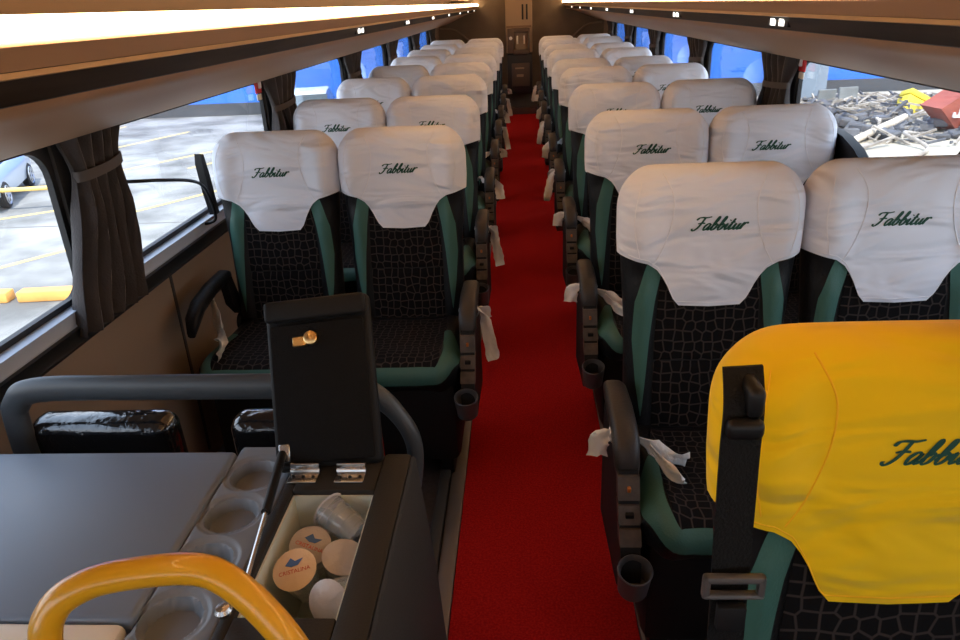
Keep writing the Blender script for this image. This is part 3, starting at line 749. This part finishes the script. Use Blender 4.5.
# yellow handrail at the stair head
path = spline([(-.55, .47, .30), (-.545, .50, .70), (-.530, .525, .905), (-.517, .540, .960), (-.480, .552, .984), (-.43, .560, .992), (-.37, .564, .994), (-.335, .561, .982), (-.298, .551, .950), (-.262, .535, .905), (-.20, .50, .80), (-.12, .46, .60), (-.10, .45, .02)], 7)
o = MB().tube(path, .0165, 16).build('handrail', 'rail_yellow')
tag(o, 'bent yellow tubular handrail in front of the table', 'handrail')
# cream stair trim below the table front
m = MB().box((-1.18, .55, .60), (-.565, .66, .73), .03, 4)
o = m.build('stair_panel', 'cream'); struct(o)

# ------------------------------------------------------------------ wall fittings
o = MB().tube(spline([(-1.19, 2.02, 1.092), (-1.14, 2.03, 1.090), (-1.125, 2.12, 1.072), (-1.12, 2.30, 1.03), (-1.12, 2.40, .99), (-1.12, 2.44, .93), (-1.12, 2.455, .86), (-1.15, 2.46, .84), (-1.19, 2.46, .835)], 6), .0055, 10).build('grab_bar', 'black_plastic')
tag(o, 'thin black grab bar bending down across the second left window', 'grab bar')
m = MB(); m.prism([(2.50, .86), (2.475, .95), (2.462, 1.05), (2.472, 1.085), (2.49, 1.08), (2.51, 1.0), (2.52, .92), (2.53, .86)], -1.16, -1.135)
tag(m.build('side_shield', 'black_plastic'), 'black side shield between the front left window seat and the glass', 'side shield', 'black side shields by the windows')
arc = [(2.72, .86)]+[(2.72-.42*math.sin(a), .80+.255*math.cos(a)) for a in [math.radians(d) for d in (0, 15, 30, 45, 60, 75, 85)]]
m = MB().prism(arc, 1.10, 1.135)
tag(m.build('side_shield', 'black_plastic'), 'curved black side shield below the window with the rubble view', 'side shield', 'black side shields by the windows')
for sx, y, lb_ in ((-1, 3.285, 'red emergency hammer plate on the second left window'), (1, 3.305, 'red emergency hammer plate on the right window beside the rubble view'), (1, 6.72, 'red emergency hammer plate far back on the right windows')):
    g = empty('emergency_hammer', (sx*1.185, y, 1.17), lb_, 'emergency hammer', 'red emergency hammer plates')
    MB().box((-.004, -.035, .03), (.004, .035, .12), .003).build('backplate', 'red_sign', g)
    MB().box((-.012*(sx > 0) - .003, -.008, .05), (.003+.012*(sx < 0), .008, .105), .003).build('hammer', 'white_paint', g)
    MB().box((-.003, -.028, 0), (.003, .028, .026), .002).build('notice', 'cream', g)

# ------------------------------------------------------------------ rear service cabinet
g = empty('service_cabinet', (-.02, Y_REAR-.18, 0), 'tan service cabinet with drink taps and small fridge at the end of the aisle', 'cabinet')
inv_g = Matrix.Translation(-Vector(g.location))
def gp(mb, name, mt, par=None):
    ob = mb.build(name, mt, par or g)
    if par is None: ob.matrix_parent_inverse = inv_g
    return ob
yb = Y_REAR-.002; yf = Y_REAR-.30
m = MB(); m.box((-.215, yf+.06, .86), (.165, yb, Z_CEIL-.02), .01)
up = gp(m, 'upper_panel', 'tan_panel')
m = MB(); m.box((-.205, yf+.05, 1.20), (.150, yf+.062, 1.225), .003); gp(m, 'ledge', 'hatch', up)
for x in (.03, .09):
    m = MB(); m.box((x-.012, yf+.052, 1.30), (x+.012, yf+.066, 1.50), .003); gp(m, 'slot', 'rubber', up)
m = MB(); m.box((-.19, yf, .86), (-.10, yb, 1.19), .008); m.box((.10, yf, .86), (.13, yb, 1.19), .008); m.box((-.11, yf, 1.13), (.11, yb, 1.19), .008); m.box((-.11, yf, .84), (.11, yb, .90), .008)
nich = gp(m, 'niche_frame', 'fridge'); m = MB().box((-.10, yb-.2, .90), (.10, yb-.19, 1.13)); gp(m, 'niche_back', 'niche', nich)
for x in (-.05, .045):
    m = MB(); m.tube([(x, yf+.10, 1.05), (x, yf+.03, 1.05), (x, yf+.02, .98)], .014, 10); m.box((x-.012, yf+.01, 1.05), (x+.012, yf+.035, 1.09), .004); gp(m, 'tap', 'cream', nich)
m = MB().lathe([(0, 0), (.024, 0), (.022, .012), (0, .015)], 18, Matrix.Translation((-.145, yf, 1.06)) @ Matrix.Rotation(pi/2, 4, 'X')); gp(m, 'round_switch', 'white_paint', nich)
m = MB(); m.box((-.20, yf+.05, .30), (.16, yb, .84), .01); lo = gp(m, 'lower_cabinet', 'niche')
m = MB(); m.box((-.14, yf+.035, .40), (.12, yf+.052, .72), .008); fd = gp(m, 'fridge_door', 'fridge', lo); m = MB(); m.box((-.09, yf+.02, .64), (.04, yf+.036, .66), .004); gp(m, 'door_handle', 'tan_panel', fd)
m = MB(); m.box((-.07, yf+.028, .53), (.03, yf+.036, .565), .002); gp(m, 'badge', 'tan_panel', fd)
o = MB().box((-.32, Y_REAR-.34, 0), (.32, Y_REAR-.22, .10), .01).build('rear_step', 'stair_brown'); o['kind'] = 'structure'; o.name = 'trim_12'
for sx in (-1, 1):
    pth = spline([(sx*1.18, Y_REAR-.012, 1.22), (sx*.98, Y_REAR-.012, 1.20), (sx*.85, Y_REAR-.012, 1.12), (sx*.72, Y_REAR-.012, 1.03), (sx*.45, Y_REAR-.012, 1.0)], 6)
    struct(MB().tube(pth, .012, 8).build('trim_%d' % (13 if sx < 0 else 14), 'wall_beige'))

# ------------------------------------------------------------------ outside
GZ = -2.4
o = MB().box((-70, -30, GZ-.3), (70, 80, GZ)).build('ground', 'asphalt', smooth=False); struct(o)
o = MB().box((7.0, 13, GZ), (26, 31, GZ+.012)).build('pavement', 'pale_ground', smooth=False); struct(o)
o = MB().box((-45, 31.4, GZ), (45, 32, 6.5)).build('exterior_wall', 'blue_wall', smooth=False); struct(o)
o = MB().box((-45, 31.25, GZ), (45, 31.39, GZ+.5)).build('exterior_wall_base', 'wall_base', smooth=False); struct(o)
m = MB()
def lane(a, b, wd=.14):
    a, b = Vector((*a, GZ+.004)), Vector((*b, GZ+.004)); d = (b-a).normalized(); n = Vector((-d.y, d.x, 0))*wd/2
    m.add([a-n, b-n, b+n, a+n], [(0, 1, 2, 3)])
for a, b in (((-9.6, 11.2), (-8.2, 13.2)), ((-12.2, 14.6), (-9.5, 16.4)), ((-8.9, 15.0), (-7.2, 17.6)), ((-11.5, 20), (-9, 24)), ((-14.5, 22), (-12.5, 27)), ((-9.5, 20), (-7.2, 24)), ((-17, 24), (-16, 29))): lane(a, b)
struct(m.build('road_markings', 'line_yellow', smooth=False))
m = MB(); m.add([(-11.5, 14.2, GZ+.003), (-5, 14.3, GZ+.003), (-5, 14.36, GZ+.003), (-11.5, 14.26, GZ+.003)], [(0, 1, 2, 3)]); struct(m.build('road_surface_line', 'crack', smooth=False))
for a, b, lb_ in (((-8.75, 9.95), (-8.0, 10.0), 'orange painted kerb block at the left edge outside the nearest window'), ((-7.85, 10.0), (-6.6, 10.1), 'orange painted kerb block outside, beside the curtained pillar')):
    d = Vector((b[0]-a[0], b[1]-a[1], 0)); mtx = Matrix.Translation((a[0], a[1], GZ)) @ Matrix.Rotation(math.atan2(d.y, d.x), 4, 'Z')
    tag(MB().box((0, -.12, 0), (d.length, .12, .17), .03, 2, mtx).build('kerb_block', 'kerb'), lb_, 'kerb', 'orange kerb blocks')
g = empty('barrier_rail', (-11.2, 15.0, GZ), 'low yellow pipe barrier in front of the silver car', 'barrier')
MB().tube([(-5.0, 0, .50), (1.05, .856, .50)], .05, 10).build('rail', 'line_yellow', g)
for x in (-4.9, 1.0): MB().tube([(x, .1415*(x+5.0), 0), (x, .1415*(x+5.0), .50)], .05, 10).build('post', 'line_yellow', g)

def car(loc, rot, paint, label):
    g = empty('parked_car', loc, label, 'car', 'parked cars'); g.rotation_euler = (0, 0, rot)
    sec = [(-2.0, .42, .62, .70), (-1.92, .30, .85, .78), (-1.2, .24, .92, .84), (0, .22, .95, .85), (1.2, .24, .95, .84), (1.85, .28, .85, .80), (2.0, .40, .66, .72)]
    def sect(x, z0, z1, hw): return [(x, -hw, z0+.06), (x, -hw-.03, (z0+z1)/2), (x, -hw+.03, z1-.04), (x, -hw+.10, z1), (x, hw-.10, z1), (x, hw-.03, z1-.04), (x, hw+.03, (z0+z1)/2), (x, hw, z0+.06), (x, hw-.1, z0), (x, -hw+.1, z0)]
    MB().loft([sect(*s) for s in sec]).build('body', paint, g, ang=50)
    cab = [(-1.75, .93, .78, .74), (-1.3, .93, 1.36, .62), (-.9, .93, 1.43, .60), (.25, .93, 1.42, .60), (1.05, .93, .95, .76)]
    MB().loft([[(x, -.76, z0), (x, -hw, z1), (x, hw, z1), (x, .76, z0)] for x, z0, z1, hw in cab]).build('cabin', 'car_glass', g, ang=30)
    MB().loft([[(x, -hw, z), (x, -hw+.06, z+.035), (x, hw-.06, z+.035), (x, hw, z)] for x, z, hw in [(-1.32, 1.35, .62), (-.9, 1.425, .61), (.28, 1.42, .61)]]).build('roof', paint, g, ang=50)
    for sy in (-1, 1):
        for x in (-1.22, 1.25):
            mt = Matrix.Translation((x, sy*.80, .31)) @ Matrix.Rotation(pi/2*-sy, 4, 'X')
            wl = MB().lathe([(0, -.10), (.28, -.10), (.31, -.06), (.31, .06), (.28, .09), (.22, .085), (0, .07)], 24, mt).build('wheel', 'tyre', g)
            rm = MB().lathe([(0, .075), (.05, .10), (.07, .085), (0, .085)], 16, mt); rm.lathe([(.19, .08), (.215, .10), (.225, .085)], 24, mt, cap=False)
            for k in range(7):
                a = 2*pi*k/7; rm.box((.04, -.022, .082), (.205, .022, .096), .004, 1, mt @ Matrix.Rotation(a, 4, 'Z'))
            rm.build('rim', 'alloy', wl)
    return g
car((-13.35, 16.83, GZ), math.radians(112), 'car_silver', 'silver car parked outside the nearest left window')
car((-7.5, 26.5, GZ), math.radians(100), 'car_white', 'white car parked outside the third left window')

# rubble yard on the right
rnd = random.Random(11); m = MB(); m2 = MB()
for k in range(1500):
    x = rnd.uniform(7.5, 20); y = rnd.uniform(18.8, 29.5)
    if y < 20.5+rnd.uniform(-1, .8)*1.2 or abs(x-14.0) < 2.4 and abs(y-21.7) < 1.2: continue
    h = .10+.45*math.exp(-((x-12)/4)**2-((y-24)/3.2)**2)
    mt = Matrix.Translation((x, y, GZ+rnd.uniform(.03, h))) @ Matrix.Rotation(rnd.uniform(0, 6.3), 4, 'Z') @ Matrix.Rotation(rnd.uniform(-.4, .4), 4, 'Y')
    L_ = rnd.choice((.15, .3, .4, .6, .9, 1.2))*rnd.uniform(.7, 1.2); (m if rnd.random() < .7 else m2).box((-L_/2, -rnd.uniform(.015, .05), -.02), (L_/2, rnd.uniform(.015, .07), rnd.uniform(.01, .06)), mtx=mt)
for k in range(90):
    x = rnd.uniform(8.5, 13); y = rnd.uniform(20.5, 27); mt = Matrix.Translation((x, y, GZ+rnd.uniform(0, .25))) @ Matrix.Rotation(rnd.uniform(0, 6), 4, 'Z') @ Matrix.Rotation(rnd.uniform(-.5, .5), 4, 'X')
    m2.box((-.25, -.2, -.10), (.2, .25, rnd.uniform(.03, .18)), .05, 1, mt)
o = m.build('debris', 'scrap', smooth=False); tag(o, 'loose pale scrap and broken timber heaped outside the right window', 'rubble', kind='stuff')
o = m2.build('rubble', 'scrap_dark', smooth=False); tag(o, 'dark broken lumps of rubble among the scrap outside', 'rubble', kind='stuff')
def thing_box(name, a, b, loc, rot, mt, label, cat, bev=.02):
    mtx = Matrix.Translation(loc) @ Matrix.Rotation(rot[2], 4, 'Z') @ Matrix.Rotation(rot[1], 4, 'Y') @ Matrix.Rotation(rot[0], 4, 'X')
    return tag(MB().box(a, b, bev, 2, mtx).build(name, mt, smooth=False), label, cat)
g = empty('yellow_bin', (12.55, 24.9, GZ+.08), 'yellow plastic bin tipped over on top of the rubble', 'bin'); g.rotation_euler = (-.3, math.radians(28), -.1); g.scale = (.78, .78, .78)
MB().box((-.42, -.4, 0), (.42, .4, .62), .05).build('body', 'box_yellow', g); MB().box((-.45, -.43, .62), (.45, .43, .86), .05).build('lid', 'box_yellow', g)
g = empty('rubbish_skip', (13.05, 21.9, GZ), 'rust red skip with white letters standing at the right of the rubble', 'skip'); g.rotation_euler = (0, 0, .12)
MB().loft([[(-.75, -.40, .02), (2.0, -.40, .02), (2.0, .40, .02), (-.75, .40, .02)], [(-1.45, -.48, .72), (2.4, -.48, .72), (2.4, .48, .72), (-1.45, .48, .72)], [(-.75, -.48, 1.15), (2.4, -.48, 1.15), (2.4, .48, 1.15), (-.75, .48, 1.15)]]).build('hopper', 'skip', g, smooth=False)
m = MB(); m.box((-.92, -.51, .50), (-.85, -.42, .86)); m.box((-1.06, -.51, .46), (-.87, -.42, .53)); m.box((-1.08, -.51, .48), (-1.02, -.42, .60))
m.box((-.76, -.51, .46), (-.69, -.42, .86))
for z in (.46, .62, .78): m.box((-.76, -.51, z), (-.50, -.42, z+.07))
m.build('lettering', 'white_paint', g, smooth=False)
thing_box('concrete_panel', (-.34, -.05, 0), (.34, .05, .62), (10.95, 27.5, GZ), (.12, 0, .2), 'panel_grey', 'dark grey panel propped upright at the back of the rubble, nearer the curtain', 'panel')
thing_box('concrete_panel', (-.34, -.05, 0), (.34, .05, .66), (11.75, 27.5, GZ), (-.08, 0, .1), 'panel_grey', 'grey panel propped upright at the back of the rubble, nearer the yellow bin', 'panel')
m = MB().tube([(8.9, 20.2, GZ+.10), (11.1, 22.0, GZ+.42)], .10, 10); tag(m.build('timber_pole', 'wood'), 'long pale timber pole lying across the front of the rubble', 'pole')
m = MB().tube(spline([(9.4, 18.0, GZ+.05), (10.3, 19.0, GZ+.10), (10.2, 20.1, GZ+.3), (11.0, 20.9, GZ+.12)], 5), .05, 8); tag(m.build('bent_branch', 'scrap'), 'crooked branch on the pale ground before the rubble', 'branch')
thing_box('far_cuboid', (-.9, -.8, 0), (.7, .8, 1.4), (11.0, 30.2, GZ), (0, 0, 0), 'cuboid', 'grey blue shed standing behind the rubble beside the blue wall', 'cuboid')  # plain grey blue box behind the rubble
